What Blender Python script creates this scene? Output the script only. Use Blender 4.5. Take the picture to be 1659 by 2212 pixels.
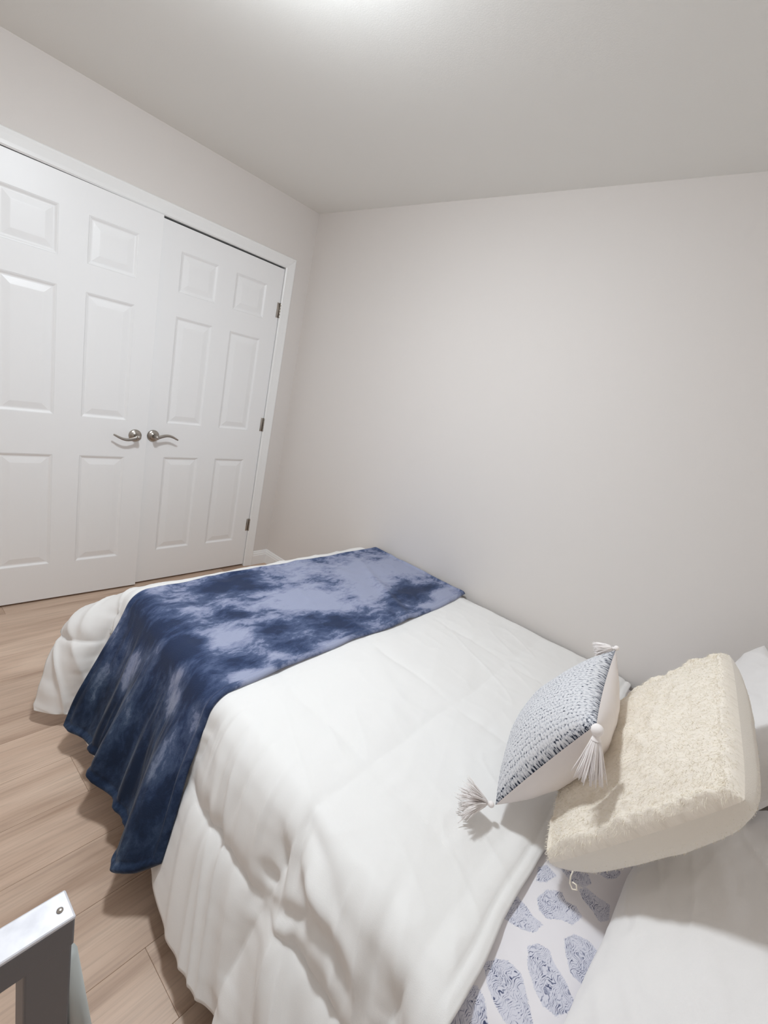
import bpy, bmesh, math, random
import numpy as np
from mathutils import Vector, Matrix

SC = bpy.context.scene
for o in list(bpy.data.objects):
    bpy.data.objects.remove(o)

# ------------------------------------------------------------------ camera
CAM = np.array([2.63418, -2.09023, 1.45128])
YAW, PITCH, ROLL, FPX = 2.225235, -0.256299, 0.219534, 982.25
cd = bpy.data.cameras.new('camera')
cam = bpy.data.objects.new('camera', cd)
SC.collection.objects.link(cam)
f = Vector((math.cos(PITCH)*math.cos(YAW), math.cos(PITCH)*math.sin(YAW), math.sin(PITCH)))
r = f.cross(Vector((0, 0, 1))).normalized()
u = r.cross(f)
c_, s_ = math.cos(ROLL), math.sin(ROLL)
r2 = r*c_ + u*s_
u2 = u*c_ - r*s_
M = Matrix((r2, u2, -f)).transposed().to_4x4()
M.translation = Vector(CAM)
cam.matrix_world = M
cd.sensor_fit = 'VERTICAL'
cd.sensor_height = 24.0
cd.lens = FPX/2212*24.0
cd.clip_start = 0.02
SC.camera = cam

# ------------------------------------------------------------------ world, light level, exposure
W = bpy.data.worlds.new('world'); SC.world = W
W.use_nodes = True
W.node_tree.nodes['Background'].inputs[0].default_value = (0.85, 0.9, 1.0, 1)
W.node_tree.nodes['Background'].inputs[1].default_value = 0.3
SC.view_settings.view_transform = 'Standard'
SC.view_settings.look = 'None'
SC.view_settings.exposure = 0.17
SC.view_settings.gamma = 1.0
SC.view_settings.use_curve_mapping = False
SC.cycles.max_bounces = 12
SC.cycles.diffuse_bounces = 10
SC.cycles.glossy_bounces = 4
LAMP_POS = (1.52, -1.42)
LAMP_Z = 2.375
LAMP_R = 0.115
LAMP_EMIT = 174.0
LAMP_COL = (0.90, 0.97, 1.03)
ROOM = dict(x1=3.08, y1=-2.85, H=2.427)

# ------------------------------------------------------------------ helpers
COL = SC.collection

def tag(o, label=None, cat=None, group=None, kind=None):
    if label: o['label'] = label
    if cat: o['category'] = cat
    if group: o['group'] = group
    if kind: o['kind'] = kind
    return o

def empty(name, loc=(0, 0, 0), rz=0, parent=None):
    o = bpy.data.objects.new(name, None)
    o.empty_display_size = .05
    COL.objects.link(o)
    o.location = loc
    o.rotation_euler = (0, 0, rz)
    if parent: o.parent = parent
    return o

def link(name, me, mat=None, parent=None, smooth=False):
    o = bpy.data.objects.new(name, me)
    COL.objects.link(o)
    if mat and not me.materials: me.materials.append(mat)
    if parent: o.parent = parent
    if smooth:
        me.polygons.foreach_set('use_smooth', [True]*len(me.polygons))
    return o

def from_bm(name, bm, mat=None, parent=None, smooth=False):
    me = bpy.data.meshes.new(name)
    bmesh.ops.recalc_face_normals(bm, faces=bm.faces)
    bm.to_mesh(me); bm.free()
    return link(name, me, mat, parent, smooth)

def box(bm, x0, y0, z0, x1, y1, z1, bev=0.0, seg=1):
    b = bmesh.new()
    bmesh.ops.create_cube(b, size=1)
    bmesh.ops.scale(b, vec=(abs(x1-x0), abs(y1-y0), abs(z1-z0)), verts=b.verts)
    bmesh.ops.translate(b, vec=((x0+x1)/2, (y0+y1)/2, (z0+z1)/2), verts=b.verts)
    if bev:
        bmesh.ops.bevel(b, geom=b.edges[:]+b.verts[:], offset=bev, segments=seg, affect='EDGES', profile=.5)
    tmp = bpy.data.meshes.new('t'); b.to_mesh(tmp); b.free()
    bm.from_mesh(tmp); bpy.data.meshes.remove(tmp)

def tube_pts(pts, rad, n=8, cap=True):
    """returns verts, faces of a swept tube"""
    P = [Vector(p) for p in pts]
    R = rad if hasattr(rad, '__len__') else [rad]*len(P)
    vs, fs = [], []
    up = Vector((0, 0, 1))
    t0 = (P[1]-P[0]).normalized()
    if abs(t0.dot(up)) > .9: up = Vector((1, 0, 0))
    a = t0.cross(up).normalized()
    for i, p in enumerate(P):
        t = (P[min(i+1, len(P)-1)]-P[max(i-1, 0)]).normalized()
        a = (a - t*a.dot(t)).normalized()
        b = t.cross(a)
        rr = R[i]
        ra, rb = rr if hasattr(rr, '__len__') else (rr, rr)
        for k in range(n):
            th = 2*math.pi*k/n
            vs.append(p + a*math.cos(th)*ra + b*math.sin(th)*rb)
    for i in range(len(P)-1):
        for k in range(n):
            fs.append((i*n+k, i*n+(k+1) % n, (i+1)*n+(k+1) % n, (i+1)*n+k))
    if cap:
        fs.append(tuple(range(n))[::-1]); fs.append(tuple(range((len(P)-1)*n, len(P)*n)))
    return vs, fs

def add_tube(bm, pts, rad, n=8):
    vs, fs = tube_pts(pts, rad, n)
    bv = [bm.verts.new(v) for v in vs]
    for q in fs: bm.faces.new([bv[i] for i in q])

def add_lathe(bm, prof, org, axis, n=24):
    """prof = [(radius, height along axis)]"""
    ax = Vector(axis).normalized()
    a = ax.orthogonal().normalized(); b = ax.cross(a)
    rings = []
    for (rr, h) in prof:
        if rr < 1e-6:
            rings.append([bm.verts.new(Vector(org)+ax*h)])
        else:
            rings.append([bm.verts.new(Vector(org)+ax*h+(a*math.cos(2*math.pi*k/n)+b*math.sin(2*math.pi*k/n))*rr) for k in range(n)])
    for i in range(len(rings)-1):
        A, B = rings[i], rings[i+1]
        for k in range(n):
            k2 = (k+1) % n
            if len(A) == 1 and len(B) == 1: continue
            if len(A) == 1: bm.faces.new((A[0], B[k2], B[k]))
            elif len(B) == 1: bm.faces.new((A[k], A[k2], B[0]))
            else: bm.faces.new((A[k], A[k2], B[k2], B[k]))

def grid_mesh(name, P, mat=None, parent=None, uv=None, attrs=None, flip=False):
    """P: (n,m,3) array -> smooth grid mesh"""
    n, m = P.shape[:2]
    idx = np.arange(n*m).reshape(n, m)
    q = np.stack([idx[:-1, :-1], idx[1:, :-1], idx[1:, 1:], idx[:-1, 1:]], -1).reshape(-1, 4)
    if flip: q = q[:, ::-1]
    me = bpy.data.meshes.new(name)
    me.vertices.add(n*m); me.vertices.foreach_set('co', P.reshape(-1).astype(np.float32))
    me.loops.add(q.size); me.loops.foreach_set('vertex_index', q.reshape(-1).astype(np.int32))
    me.polygons.add(len(q))
    me.polygons.foreach_set('loop_start', np.arange(0, q.size, 4, dtype=np.int32))
    me.polygons.foreach_set('loop_total', np.full(len(q), 4, dtype=np.int32))
    me.polygons.foreach_set('use_smooth', np.ones(len(q), dtype=bool))
    me.update(); me.validate()
    if uv is not None:
        l = me.uv_layers.new(name='uv')
        l.data.foreach_set('uv', uv.reshape(-1, 2)[q.reshape(-1)].reshape(-1).astype(np.float32))
    for k, v in (attrs or {}).items():
        a = me.attributes.new(k, 'FLOAT', 'POINT')
        a.data.foreach_set('value', v.reshape(-1).astype(np.float32))
    return link(name, me, mat, parent)

def normals(P):
    du = np.gradient(P, axis=0); dv = np.gradient(P, axis=1)
    n = np.cross(du, dv)
    return n/np.maximum(np.linalg.norm(n, axis=-1, keepdims=True), 1e-9)

def _h(ix, iy, seed):
    h = (ix.astype(np.int64)*374761393 + iy.astype(np.int64)*668265263 + seed*1442695041) & 0xffffffff
    h = ((h ^ (h >> 13))*1274126177) & 0xffffffff
    return ((h ^ (h >> 16)) & 0xffff)/65535.0

def vnoise(x, y, seed=0):
    x, y = np.broadcast_arrays(np.asarray(x, float), np.asarray(y, float))
    ix, iy = np.floor(x), np.floor(y)
    fx, fy = x-ix, y-iy
    fx = fx*fx*fx*(fx*(fx*6-15)+10); fy = fy*fy*fy*(fy*(fy*6-15)+10)
    a, b = _h(ix, iy, seed), _h(ix+1, iy, seed)
    c, d = _h(ix, iy+1, seed), _h(ix+1, iy+1, seed)
    return ((a*(1-fx)+b*fx)*(1-fy)+(c*(1-fx)+d*fx)*fy)*2-1

def fbm(x, y, seed=0, oct=4):
    s, a = 0, 1.0
    for k in range(oct):
        s = s + a*vnoise(x*2**k, y*2**k, seed+k*17); a *= .5
    return s

def sstep(a, b, x):
    t = np.clip((x-a)/(b-a), 0, 1)
    return t*t*(3-2*t)

# ------------------------------------------------------------------ materials
def newmat(name):
    m = bpy.data.materials.new(name); m.use_nodes = True
    nt = m.node_tree
    return m, nt, nt.nodes['Principled BSDF']

def N(nt, t, **kw):
    n = nt.nodes.new(t)
    for k, v in kw.items(): setattr(n, k, v)
    return n

def srgb(r, g, b):
    return tuple(((c/255)/12.92 if c <= 10 else (((c/255)+.055)/1.055)**2.4) for c in (r, g, b))+(1,)

def simple(name, col, rough=.5, metal=0, bump=0, bscale=200, spec=.5, sheen=0, coords='Object', detail=4, var=0):
    m, nt, p = newmat(name)
    p.inputs['Base Color'].default_value = col
    p.inputs['Roughness'].default_value = rough
    p.inputs['Metallic'].default_value = metal
    p.inputs['Specular IOR Level'].default_value = spec
    p.inputs['Sheen Weight'].default_value = sheen
    tc = N(nt, 'ShaderNodeTexCoord')
    if bump:
        nz = N(nt, 'ShaderNodeTexNoise'); nz.inputs['Scale'].default_value = bscale; nz.inputs['Detail'].default_value = detail
        nt.links.new(tc.outputs[coords], nz.inputs['Vector'])
        b = N(nt, 'ShaderNodeBump'); b.inputs['Strength'].default_value = bump; b.inputs['Distance'].default_value = .002
        nt.links.new(nz.outputs['Fac'], b.inputs['Height']); nt.links.new(b.outputs['Normal'], p.inputs['Normal'])
    if var:
        nz2 = N(nt, 'ShaderNodeTexNoise'); nz2.inputs['Scale'].default_value = 3
        nt.links.new(tc.outputs[coords], nz2.inputs['Vector'])
        mx = N(nt, 'ShaderNodeMix', data_type='RGBA')
        mx.inputs['A'].default_value = col
        mx.inputs['B'].default_value = tuple(c*(1-var) for c in col[:3])+(1,)
        nt.links.new(nz2.outputs['Fac'], mx.inputs['Factor']); nt.links.new(mx.outputs['Result'], p.inputs['Base Color'])
    return m

M_wall = simple('wall_paint', srgb(222, 217, 213), .75, bump=.10, bscale=350, spec=.25)
M_ceil = simple('ceiling_paint', srgb(234, 233, 229), .9, bump=.12, bscale=250, spec=.1)
M_door = simple('door_paint', srgb(240, 240, 240), .38, bump=.03, bscale=90)
M_trim = simple('trim_paint', srgb(240, 240, 239), .35)
M_dark = simple('closet_paint', srgb(150, 145, 140), .9)
M_nickel = simple('satin_nickel', srgb(178, 172, 165), .28, metal=1)
M_cotton = simple('white_comforter_cotton', srgb(233, 232, 230), .62, bump=.12, bscale=700, sheen=.15, spec=.3)
M_case = simple('white_pillowcase_cotton', srgb(232, 230, 229), .8, bump=.15, bscale=900, sheen=.1, spec=.2)
M_backing = simple('white_cushion_backing', srgb(232, 226, 224), .85, bump=.2, bscale=900, spec=.2)
M_tassel = simple('white_tassel_yarn', srgb(240, 235, 233), .8, spec=.2)
M_mattress = simple('mattress_ticking', srgb(215, 213, 210), .9)
M_black = simple('bed_base_black', srgb(35, 34, 36), .6)

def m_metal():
    m, nt, p = newmat('light_grey_metal')
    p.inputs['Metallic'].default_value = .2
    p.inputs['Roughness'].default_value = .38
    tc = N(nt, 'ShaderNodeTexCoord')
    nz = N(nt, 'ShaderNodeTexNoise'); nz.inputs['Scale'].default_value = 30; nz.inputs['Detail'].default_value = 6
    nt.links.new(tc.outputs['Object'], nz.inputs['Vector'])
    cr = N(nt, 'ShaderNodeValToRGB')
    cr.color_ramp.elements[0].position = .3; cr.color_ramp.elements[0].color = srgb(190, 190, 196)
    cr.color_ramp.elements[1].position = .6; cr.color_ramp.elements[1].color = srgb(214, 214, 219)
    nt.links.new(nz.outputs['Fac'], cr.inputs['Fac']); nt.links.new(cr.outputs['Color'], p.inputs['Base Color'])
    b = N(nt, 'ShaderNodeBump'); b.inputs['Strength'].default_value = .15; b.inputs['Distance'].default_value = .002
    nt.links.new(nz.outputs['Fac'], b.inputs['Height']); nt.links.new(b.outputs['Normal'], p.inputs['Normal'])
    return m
M_metal = simple('grey_frame_paint', srgb(108, 108, 112), .42, metal=.25, bump=.1, bscale=60)
M_topface = m_metal()
M_brace = simple('light_grey_tube', srgb(176, 180, 178), .35, metal=.3)

def m_plank():
    m, nt, p = newmat('oak_plank')
    p.inputs['Roughness'].default_value = .42
    p.inputs['Specular IOR Level'].default_value = .35
    tc = N(nt, 'ShaderNodeTexCoord'); oi = N(nt, 'ShaderNodeObjectInfo')
    cx = N(nt, 'ShaderNodeCombineXYZ')
    mul = N(nt, 'ShaderNodeMath', operation='MULTIPLY'); mul.inputs[1].default_value = 37.0
    nt.links.new(oi.outputs['Random'], mul.inputs[0]); nt.links.new(mul.outputs[0], cx.inputs[0]); nt.links.new(mul.outputs[0], cx.inputs[1])
    ad = N(nt, 'ShaderNodeVectorMath', operation='ADD')
    nt.links.new(tc.outputs['Object'], ad.inputs[0]); nt.links.new(cx.outputs[0], ad.inputs[1])
    mp = N(nt, 'ShaderNodeMapping'); mp.inputs['Scale'].default_value = (9, 1.1, 9)
    nt.links.new(ad.outputs[0], mp.inputs['Vector'])
    n1 = N(nt, 'ShaderNodeTexNoise'); n1.inputs['Scale'].default_value = 1.0; n1.inputs['Detail'].default_value = 5; n1.inputs['Distortion'].default_value = .6
    nt.links.new(mp.outputs[0], n1.inputs['Vector'])
    mp2 = N(nt, 'ShaderNodeMapping'); mp2.inputs['Scale'].default_value = (130, 5, 9)
    nt.links.new(ad.outputs[0], mp2.inputs['Vector'])
    n2 = N(nt, 'ShaderNodeTexNoise'); n2.inputs['Scale'].default_value = 1.0; n2.inputs['Detail'].default_value = 3
    nt.links.new(mp2.outputs[0], n2.inputs['Vector'])
    cr = N(nt, 'ShaderNodeValToRGB')
    e = cr.color_ramp.elements
    e[0].position = .22; e[0].color = srgb(158, 130, 109)
    e[1].position = .72; e[1].color = srgb(216, 192, 172)
    k = e.new(.47); k.color = srgb(198, 172, 152)
    nt.links.new(n1.outputs['Fac'], cr.inputs['Fac'])
    mx = N(nt, 'ShaderNodeMix', data_type='RGBA', blend_type='MULTIPLY'); mx.inputs['Factor'].default_value = .35
    cr2 = N(nt, 'ShaderNodeValToRGB'); cr2.color_ramp.elements[0].position = .35; cr2.color_ramp.elements[0].color = (.6, .6, .6, 1); cr2.color_ramp.elements[1].position = .55
    nt.links.new(n2.outputs['Fac'], cr2.inputs['Fac'])
    nt.links.new(cr.outputs['Color'], mx.inputs['A']); nt.links.new(cr2.outputs['Color'], mx.inputs['B'])
    hv = N(nt, 'ShaderNodeHueSaturation')
    mr = N(nt, 'ShaderNodeMapRange'); mr.inputs['To Min'].default_value = .94; mr.inputs['To Max'].default_value = 1.06
    nt.links.new(oi.outputs['Random'], mr.inputs['Value']); nt.links.new(mr.outputs[0], hv.inputs['Value'])
    nt.links.new(mx.outputs['Result'], hv.inputs['Color']); nt.links.new(hv.outputs['Color'], p.inputs['Base Color'])
    b = N(nt, 'ShaderNodeBump'); b.inputs['Strength'].default_value = .12; b.inputs['Distance'].default_value = .001
    nt.links.new(n2.outputs['Fac'], b.inputs['Height']); nt.links.new(b.outputs['Normal'], p.inputs['Normal'])
    return m
M_plank = m_plank()

def m_throw():
    m, nt, p = newmat('tie_dye_velvet_plush')
    p.inputs['Roughness'].default_value = .75
    p.inputs['Sheen Weight'].default_value = .12
    p.inputs['Sheen Roughness'].default_value = .4
    p.inputs['Specular IOR Level'].default_value = .15
    at = N(nt, 'ShaderNodeAttribute', attribute_name='dye')
    uv = N(nt, 'ShaderNodeUVMap', uv_map='uv')
    # feathered bleed of the dye: noise warped by noise, drawn out across the cloth
    w = N(nt, 'ShaderNodeTexNoise'); w.inputs['Scale'].default_value = 9; w.inputs['Detail'].default_value = 3
    nt.links.new(uv.outputs[0], w.inputs['Vector'])
    sc = N(nt, 'ShaderNodeVectorMath', operation='SCALE'); sc.inputs['Scale'].default_value = .06
    nt.links.new(w.outputs['Color'], sc.inputs[0])
    ad = N(nt, 'ShaderNodeVectorMath', operation='ADD'); nt.links.new(uv.outputs[0], ad.inputs[0]); nt.links.new(sc.outputs[0], ad.inputs[1])
    mp = N(nt, 'ShaderNodeMapping'); mp.inputs['Scale'].default_value = (16, 7, 1); mp.inputs['Rotation'].default_value = (0, 0, .35)
    nt.links.new(ad.outputs[0], mp.inputs['Vector'])
    n1 = N(nt, 'ShaderNodeTexNoise'); n1.inputs['Scale'].default_value = 1; n1.inputs['Detail'].default_value = 8; n1.inputs['Roughness'].default_value = .72
    nt.links.new(mp.outputs[0], n1.inputs['Vector'])
    s1 = N(nt, 'ShaderNodeMath', operation='SUBTRACT'); s1.inputs[1].default_value = .5; nt.links.new(n1.outputs['Fac'], s1.inputs[0])
    m1 = N(nt, 'ShaderNodeMath', operation='MULTIPLY_ADD'); m1.inputs[1].default_value = 2.3
    nt.links.new(s1.outputs[0], m1.inputs[0]); nt.links.new(at.outputs['Fac'], m1.inputs[2])
    cr = N(nt, 'ShaderNodeValToRGB'); e = cr.color_ramp.elements
    z_ = e.new(1.0); z_.color = srgb(42, 54, 82); e = cr.color_ramp.elements
    e[0].position = .14; e[0].color = srgb(154, 160, 184)
    e[1].position = .84; e[1].color = srgb(52, 66, 98)
    a = e.new(.40); a.color = srgb(128, 136, 164)
    a = e.new(.56); a.color = srgb(82, 95, 126)
    nt.links.new(m1.outputs[0], cr.inputs['Fac'])
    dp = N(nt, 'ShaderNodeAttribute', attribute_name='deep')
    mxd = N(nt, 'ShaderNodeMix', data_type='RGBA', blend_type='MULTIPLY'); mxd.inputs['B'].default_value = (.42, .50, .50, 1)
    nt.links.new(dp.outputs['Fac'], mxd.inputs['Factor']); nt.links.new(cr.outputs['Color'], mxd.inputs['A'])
    nt.links.new(mxd.outputs['Result'], p.inputs['Base Color'])
    n3 = N(nt, 'ShaderNodeTexNoise'); n3.inputs['Scale'].default_value = 260; n3.inputs['Detail'].default_value = 3
    nt.links.new(uv.outputs[0], n3.inputs['Vector'])
    b = N(nt, 'ShaderNodeBump'); b.inputs['Strength'].default_value = .35; b.inputs['Distance'].default_value = .003
    nt.links.new(n3.outputs['Fac'], b.inputs['Height']); nt.links.new(b.outputs['Normal'], p.inputs['Normal'])
    return m
M_throw = m_throw()

def m_knit():
    m, nt, p = newmat('grey_marl_knit')
    p.inputs['Roughness'].default_value = .85; p.inputs['Specular IOR Level'].default_value = .2
    uv = N(nt, 'ShaderNodeUVMap', uv_map='uv')
    at = N(nt, 'ShaderNodeAttribute', attribute_name='knit')
    mp = N(nt, 'ShaderNodeMapping'); mp.inputs['Scale'].default_value = (105, 62, 1)
    nt.links.new(uv.outputs[0], mp.inputs['Vector'])
    n1 = N(nt, 'ShaderNodeTexNoise'); n1.inputs['Scale'].default_value = 1; n1.inputs['Detail'].default_value = 2; n1.inputs['Roughness'].default_value = .6
    nt.links.new(mp.outputs[0], n1.inputs['Vector'])
    m0 = N(nt, 'ShaderNodeMath', operation='MULTIPLY_ADD'); m0.inputs[1].default_value = .30; m0.inputs[2].default_value = .14
    nt.links.new(at.outputs['Fac'], m0.inputs[0])
    m1 = N(nt, 'ShaderNodeMath', operation='ADD'); nt.links.new(m0.outputs[0], m1.inputs[0]); nt.links.new(n1.outputs['Fac'], m1.inputs[1])
    cr = N(nt, 'ShaderNodeValToRGB'); e = cr.color_ramp.elements
    e[0].position = .625; e[0].color = srgb(40, 46, 62)
    e[1].position = .84; e[1].color = srgb(216, 216, 219)
    a = e.new(.66); a.color = srgb(168, 171, 179)
    nt.links.new(m1.outputs[0], cr.inputs['Fac']); nt.links.new(cr.outputs['Color'], p.inputs['Base Color'])
    b = N(nt, 'ShaderNodeBump'); b.inputs['Strength'].default_value = .4; b.inputs['Distance'].default_value = .002
    nt.links.new(m1.outputs[0], b.inputs['Height']); nt.links.new(b.outputs['Normal'], p.inputs['Normal'])
    return m
M_knit = m_knit()

def m_cream():
    m, nt, p = newmat('cream_mohair')
    p.inputs['Roughness'].default_value = .9; p.inputs['Specular IOR Level'].default_value = .15; p.inputs['Sheen Weight'].default_value = .3
    uv = N(nt, 'ShaderNodeUVMap', uv_map='uv')
    mp = N(nt, 'ShaderNodeMapping'); mp.inputs['Scale'].default_value = (60, 22, 1)
    nt.links.new(uv.outputs[0], mp.inputs['Vector'])
    n1 = N(nt, 'ShaderNodeTexNoise'); n1.inputs['Scale'].default_value = 1; n1.inputs['Detail'].default_value = 4
    nt.links.new(mp.outputs[0], n1.inputs['Vector'])
    cr = N(nt, 'ShaderNodeValToRGB'); e = cr.color_ramp.elements
    e[0].position = .28; e[0].color = srgb(227, 218, 204)
    e[1].position = .5; e[1].color = srgb(238, 230, 217)
    nt.links.new(n1.outputs['Fac'], cr.inputs['Fac']); nt.links.new(cr.outputs['Color'], p.inputs['Base Color'])
    b = N(nt, 'ShaderNodeBump'); b.inputs['Strength'].default_value = .6; b.inputs['Distance'].default_value = .004
    nt.links.new(n1.outputs['Fac'], b.inputs['Height']); nt.links.new(b.outputs['Normal'], p.inputs['Normal'])
    return m
M_cream = m_cream()
M_creamback = simple('cream_cushion_back', srgb(231, 224, 212), .9, bump=.3, bscale=500, spec=.15, sheen=.3)
M_fuzz = simple('cream_fuzz', srgb(236, 229, 214), .9, spec=.1)

def m_sheet():
    m, nt, p = newmat('printed_cotton_sheet')
    p.inputs['Roughness'].default_value = .8; p.inputs['Specular IOR Level'].default_value = .2
    at = N(nt, 'ShaderNodeAttribute', attribute_name='motif')
    uv = N(nt, 'ShaderNodeUVMap', uv_map='uv')
    nw = N(nt, 'ShaderNodeTexNoise'); nw.inputs['Scale'].default_value = 34; nw.inputs['Detail'].default_value = 2
    nt.links.new(uv.outputs[0], nw.inputs['Vector'])
    sc = N(nt, 'ShaderNodeVectorMath', operation='SCALE'); sc.inputs['Scale'].default_value = .045
    nt.links.new(nw.outputs['Color'], sc.inputs[0])
    ad = N(nt, 'ShaderNodeVectorMath', operation='ADD'); nt.links.new(uv.outputs[0], ad.inputs[0]); nt.links.new(sc.outputs[0], ad.inputs[1])
    wv = N(nt, 'ShaderNodeTexWave'); wv.inputs['Scale'].default_value = 85; wv.inputs['Distortion'].default_value = 2.0; wv.inputs['Detail'].default_value = 2; wv.inputs['Detail Scale'].default_value = 2
    nt.links.new(ad.outputs[0], wv.inputs['Vector'])
    mp = N(nt, 'ShaderNodeMapping'); mp.inputs['Scale'].default_value = (420, 150, 1); mp.inputs['Rotation'].default_value = (0, 0, .5)
    nt.links.new(ad.outputs[0], mp.inputs['Vector'])
    nd = N(nt, 'ShaderNodeTexNoise'); nd.inputs['Scale'].default_value = 1; nd.inputs['Detail'].default_value = 1
    nt.links.new(mp.outputs[0], nd.inputs['Vector'])
    mm = N(nt, 'ShaderNodeMath', operation='MULTIPLY_ADD'); mm.inputs[1].default_value = .42
    nt.links.new(wv.outputs['Fac'], mm.inputs[0]); nt.links.new(nd.outputs['Fac'], mm.inputs[2])
    lo = N(nt, 'ShaderNodeTexNoise'); lo.inputs['Scale'].default_value = 30; nt.links.new(uv.outputs[0], lo.inputs['Vector'])
    m2 = N(nt, 'ShaderNodeMath', operation='MULTIPLY_ADD'); m2.inputs[1].default_value = .55
    nt.links.new(lo.outputs['Fac'], m2.inputs[0]); nt.links.new(mm.outputs[0], m2.inputs[2])
    cr = N(nt, 'ShaderNodeValToRGB'); e = cr.color_ramp.elements
    e[0].position = .62; e[0].color = srgb(70, 76, 106)
    e[1].position = .98; e[1].color = srgb(214, 214, 224)
    a = e.new(.76); a.color = srgb(168, 171, 190)
    nt.links.new(m2.outputs[0], cr.inputs['Fac'])
    # ragged motif edge
    s1 = N(nt, 'ShaderNodeMath', operation='SUBTRACT'); s1.inputs[1].default_value = .5; nt.links.new(nd.outputs['Fac'], s1.inputs[0])
    m3 = N(nt, 'ShaderNodeMath', operation='MULTIPLY_ADD'); m3.inputs[1].default_value = 1.2
    nt.links.new(s1.outputs[0], m3.inputs[0]); nt.links.new(at.outputs['Fac'], m3.inputs[2])
    st = N(nt, 'ShaderNodeMapRange', interpolation_type='SMOOTHSTEP'); st.inputs['From Min'].default_value = .4; st.inputs['From Max'].default_value = .6
    nt.links.new(m3.outputs[0], st.inputs['Value'])
    mx = N(nt, 'ShaderNodeMix', data_type='RGBA'); mx.inputs['A'].default_value = srgb(232, 229, 232)
    nt.links.new(st.outputs[0], mx.inputs['Factor']); nt.links.new(cr.outputs['Color'], mx.inputs['B'])
    nt.links.new(mx.outputs['Result'], p.inputs['Base Color'])
    return m
M_sheet = m_sheet()

def m_lamp():
    m = bpy.data.materials.new('lamp_glass'); m.use_nodes = True
    nt = m.node_tree; nt.nodes.clear()
    o = N(nt, 'ShaderNodeOutputMaterial'); e = N(nt, 'ShaderNodeEmission')
    e.inputs['Color'].default_value = LAMP_COL+(1,); e.inputs['Strength'].default_value = LAMP_EMIT
    nt.links.new(e.outputs[0], o.inputs[0])
    return m
M_lamp = m_lamp()

# ------------------------------------------------------------------ room shell
X1, Y1, H = ROOM['x1'], ROOM['y1'], ROOM['H']
T = .12
D_HI = -0.1956; D_W = .7602; D_SEAM = D_HI-D_W; D_LO = D_SEAM-D_W; D_TOP = 2.035
OP0, OP1, OPZ = D_LO-.004, D_HI+.0035, D_TOP+.012

def S(o, label=None): return tag(o, label, kind='structure')
bm = bmesh.new(); box(bm, -.8, Y1-T, -.15, X1+T, T, -.006)
floor = S(from_bm('floor', bm, M_black), 'light oak plank floor')
bm = bmesh.new(); box(bm, -.8, Y1-T, H, X1+T, T, H+.12); S(from_bm('ceiling', bm, M_ceil), 'plain off-white ceiling')
bm = bmesh.new(); box(bm, -T, 0, -.006, X1+T, T, H); S(from_bm('wall_back', bm, M_wall), 'plain warm grey wall along the bed')
bm = bmesh.new(); box(bm, X1, Y1, -.006, X1+T, 0, H); S(from_bm('wall_right', bm, M_wall), 'plain warm grey wall at the head of the bed')
bm = bmesh.new(); box(bm, -T, Y1-T, -.006, X1+T, Y1, H); S(from_bm('wall_front', bm, M_wall), 'plain warm grey wall behind the camera')
bm = bmesh.new()
box(bm, -T, Y1, -.006, 0, OP0-.02, H); box(bm, -T, OP1+.02, -.006, 0, 0, H); box(bm, -T, OP0-.02, OPZ+.02, 0, OP1+.02, H)
S(from_bm('wall_left', bm, M_wall), 'warm grey wall with the closet doors')
bm = bmesh.new()   # closet recess behind the doors
box(bm, -.75, OP0-.3, -.006, -.70, OP1+.12, H); box(bm, -.70, OP0-.3, -.006, -T, OP0-.25, H); box(bm, -.70, OP1+.07, -.006, -T, OP1+.12, H)
S(from_bm('wall_closet', bm, M_dark), 'closet interior behind the doors')

# planks of the floor, running along y
PW = .18
rows = []
x = 1.69
while x > -.72: x -= PW
random.seed(4)
plank_cache = {}
def plank_mesh(w, l):
    key = (round(w, 3), round(l, 3))
    if key not in plank_cache:
        b = bmesh.new(); box(b, 0, 0, -.006, w-.0005, l-.0005, 0, .0009)
        me = bpy.data.meshes.new('plank'); b.to_mesh(me); b.free(); me.materials.append(M_plank)
        plank_cache[key] = me
    return plank_cache[key]
i = 0
while x < X1-.01:
    w = min(PW, X1-x)
    joint = {1.15: -1.62, 1.87: -1.665, 1.69: -2.35, 1.33: -2.0, 1.51: -1.15, 0.97: -2.25, 0.79: -1.3}.get(round(x, 2), -random.uniform(0.3, 1.3))
    y = joint
    while y > Y1+1.22: y -= 1.22
    ys = [Y1]
    while y < -.02:
        if y-ys[-1] > .05: ys.append(y)
        y += 1.22
    ys.append(0)
    xx0 = x
    for a, b_ in zip(ys[:-1], ys[1:]):
        if x < -.10 and b_ < OP0-.3: continue
        p = bpy.data.objects.new('plank', plank_mesh(w, b_-a)); COL.objects.link(p)
        p.parent = floor; p.location = (x, a, 0)
    x += PW

# baseboards (colonial profile) as swept prisms
BP = [(0, 0), (.014, 0), (.014, .072), (.011, .078), (.012, .084), (.008, .092), (.006, .102), (.002, .106), (0, .106)]
def baseboard(name, pts_a, pts_b, nrm, label):
    bm = bmesh.new(); A, B, n = Vector(pts_a), Vector(pts_b), Vector(nrm)
    va = [bm.verts.new(A+n*d+Vector((0, 0, z))) for d, z in BP]; vb = [bm.verts.new(B+n*d+Vector((0, 0, z))) for d, z in BP]
    for k in range(len(BP)):
        k2 = (k+1) % len(BP); bm.faces.new((va[k], va[k2], vb[k2], vb[k]))
    bm.faces.new(va); bm.faces.new(vb[::-1])
    return S(from_bm(name, bm, M_trim), label)
CAS = .066
baseboard('baseboard_back', (.0, 0, 0), (X1, 0, 0), (0, -1, 0), 'white baseboard under the long plain wall')
baseboard('baseboard_left', (0, OP1+CAS-.004, 0), (0, 0, 0), (1, 0, 0), 'short white baseboard between closet casing and corner')
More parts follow.
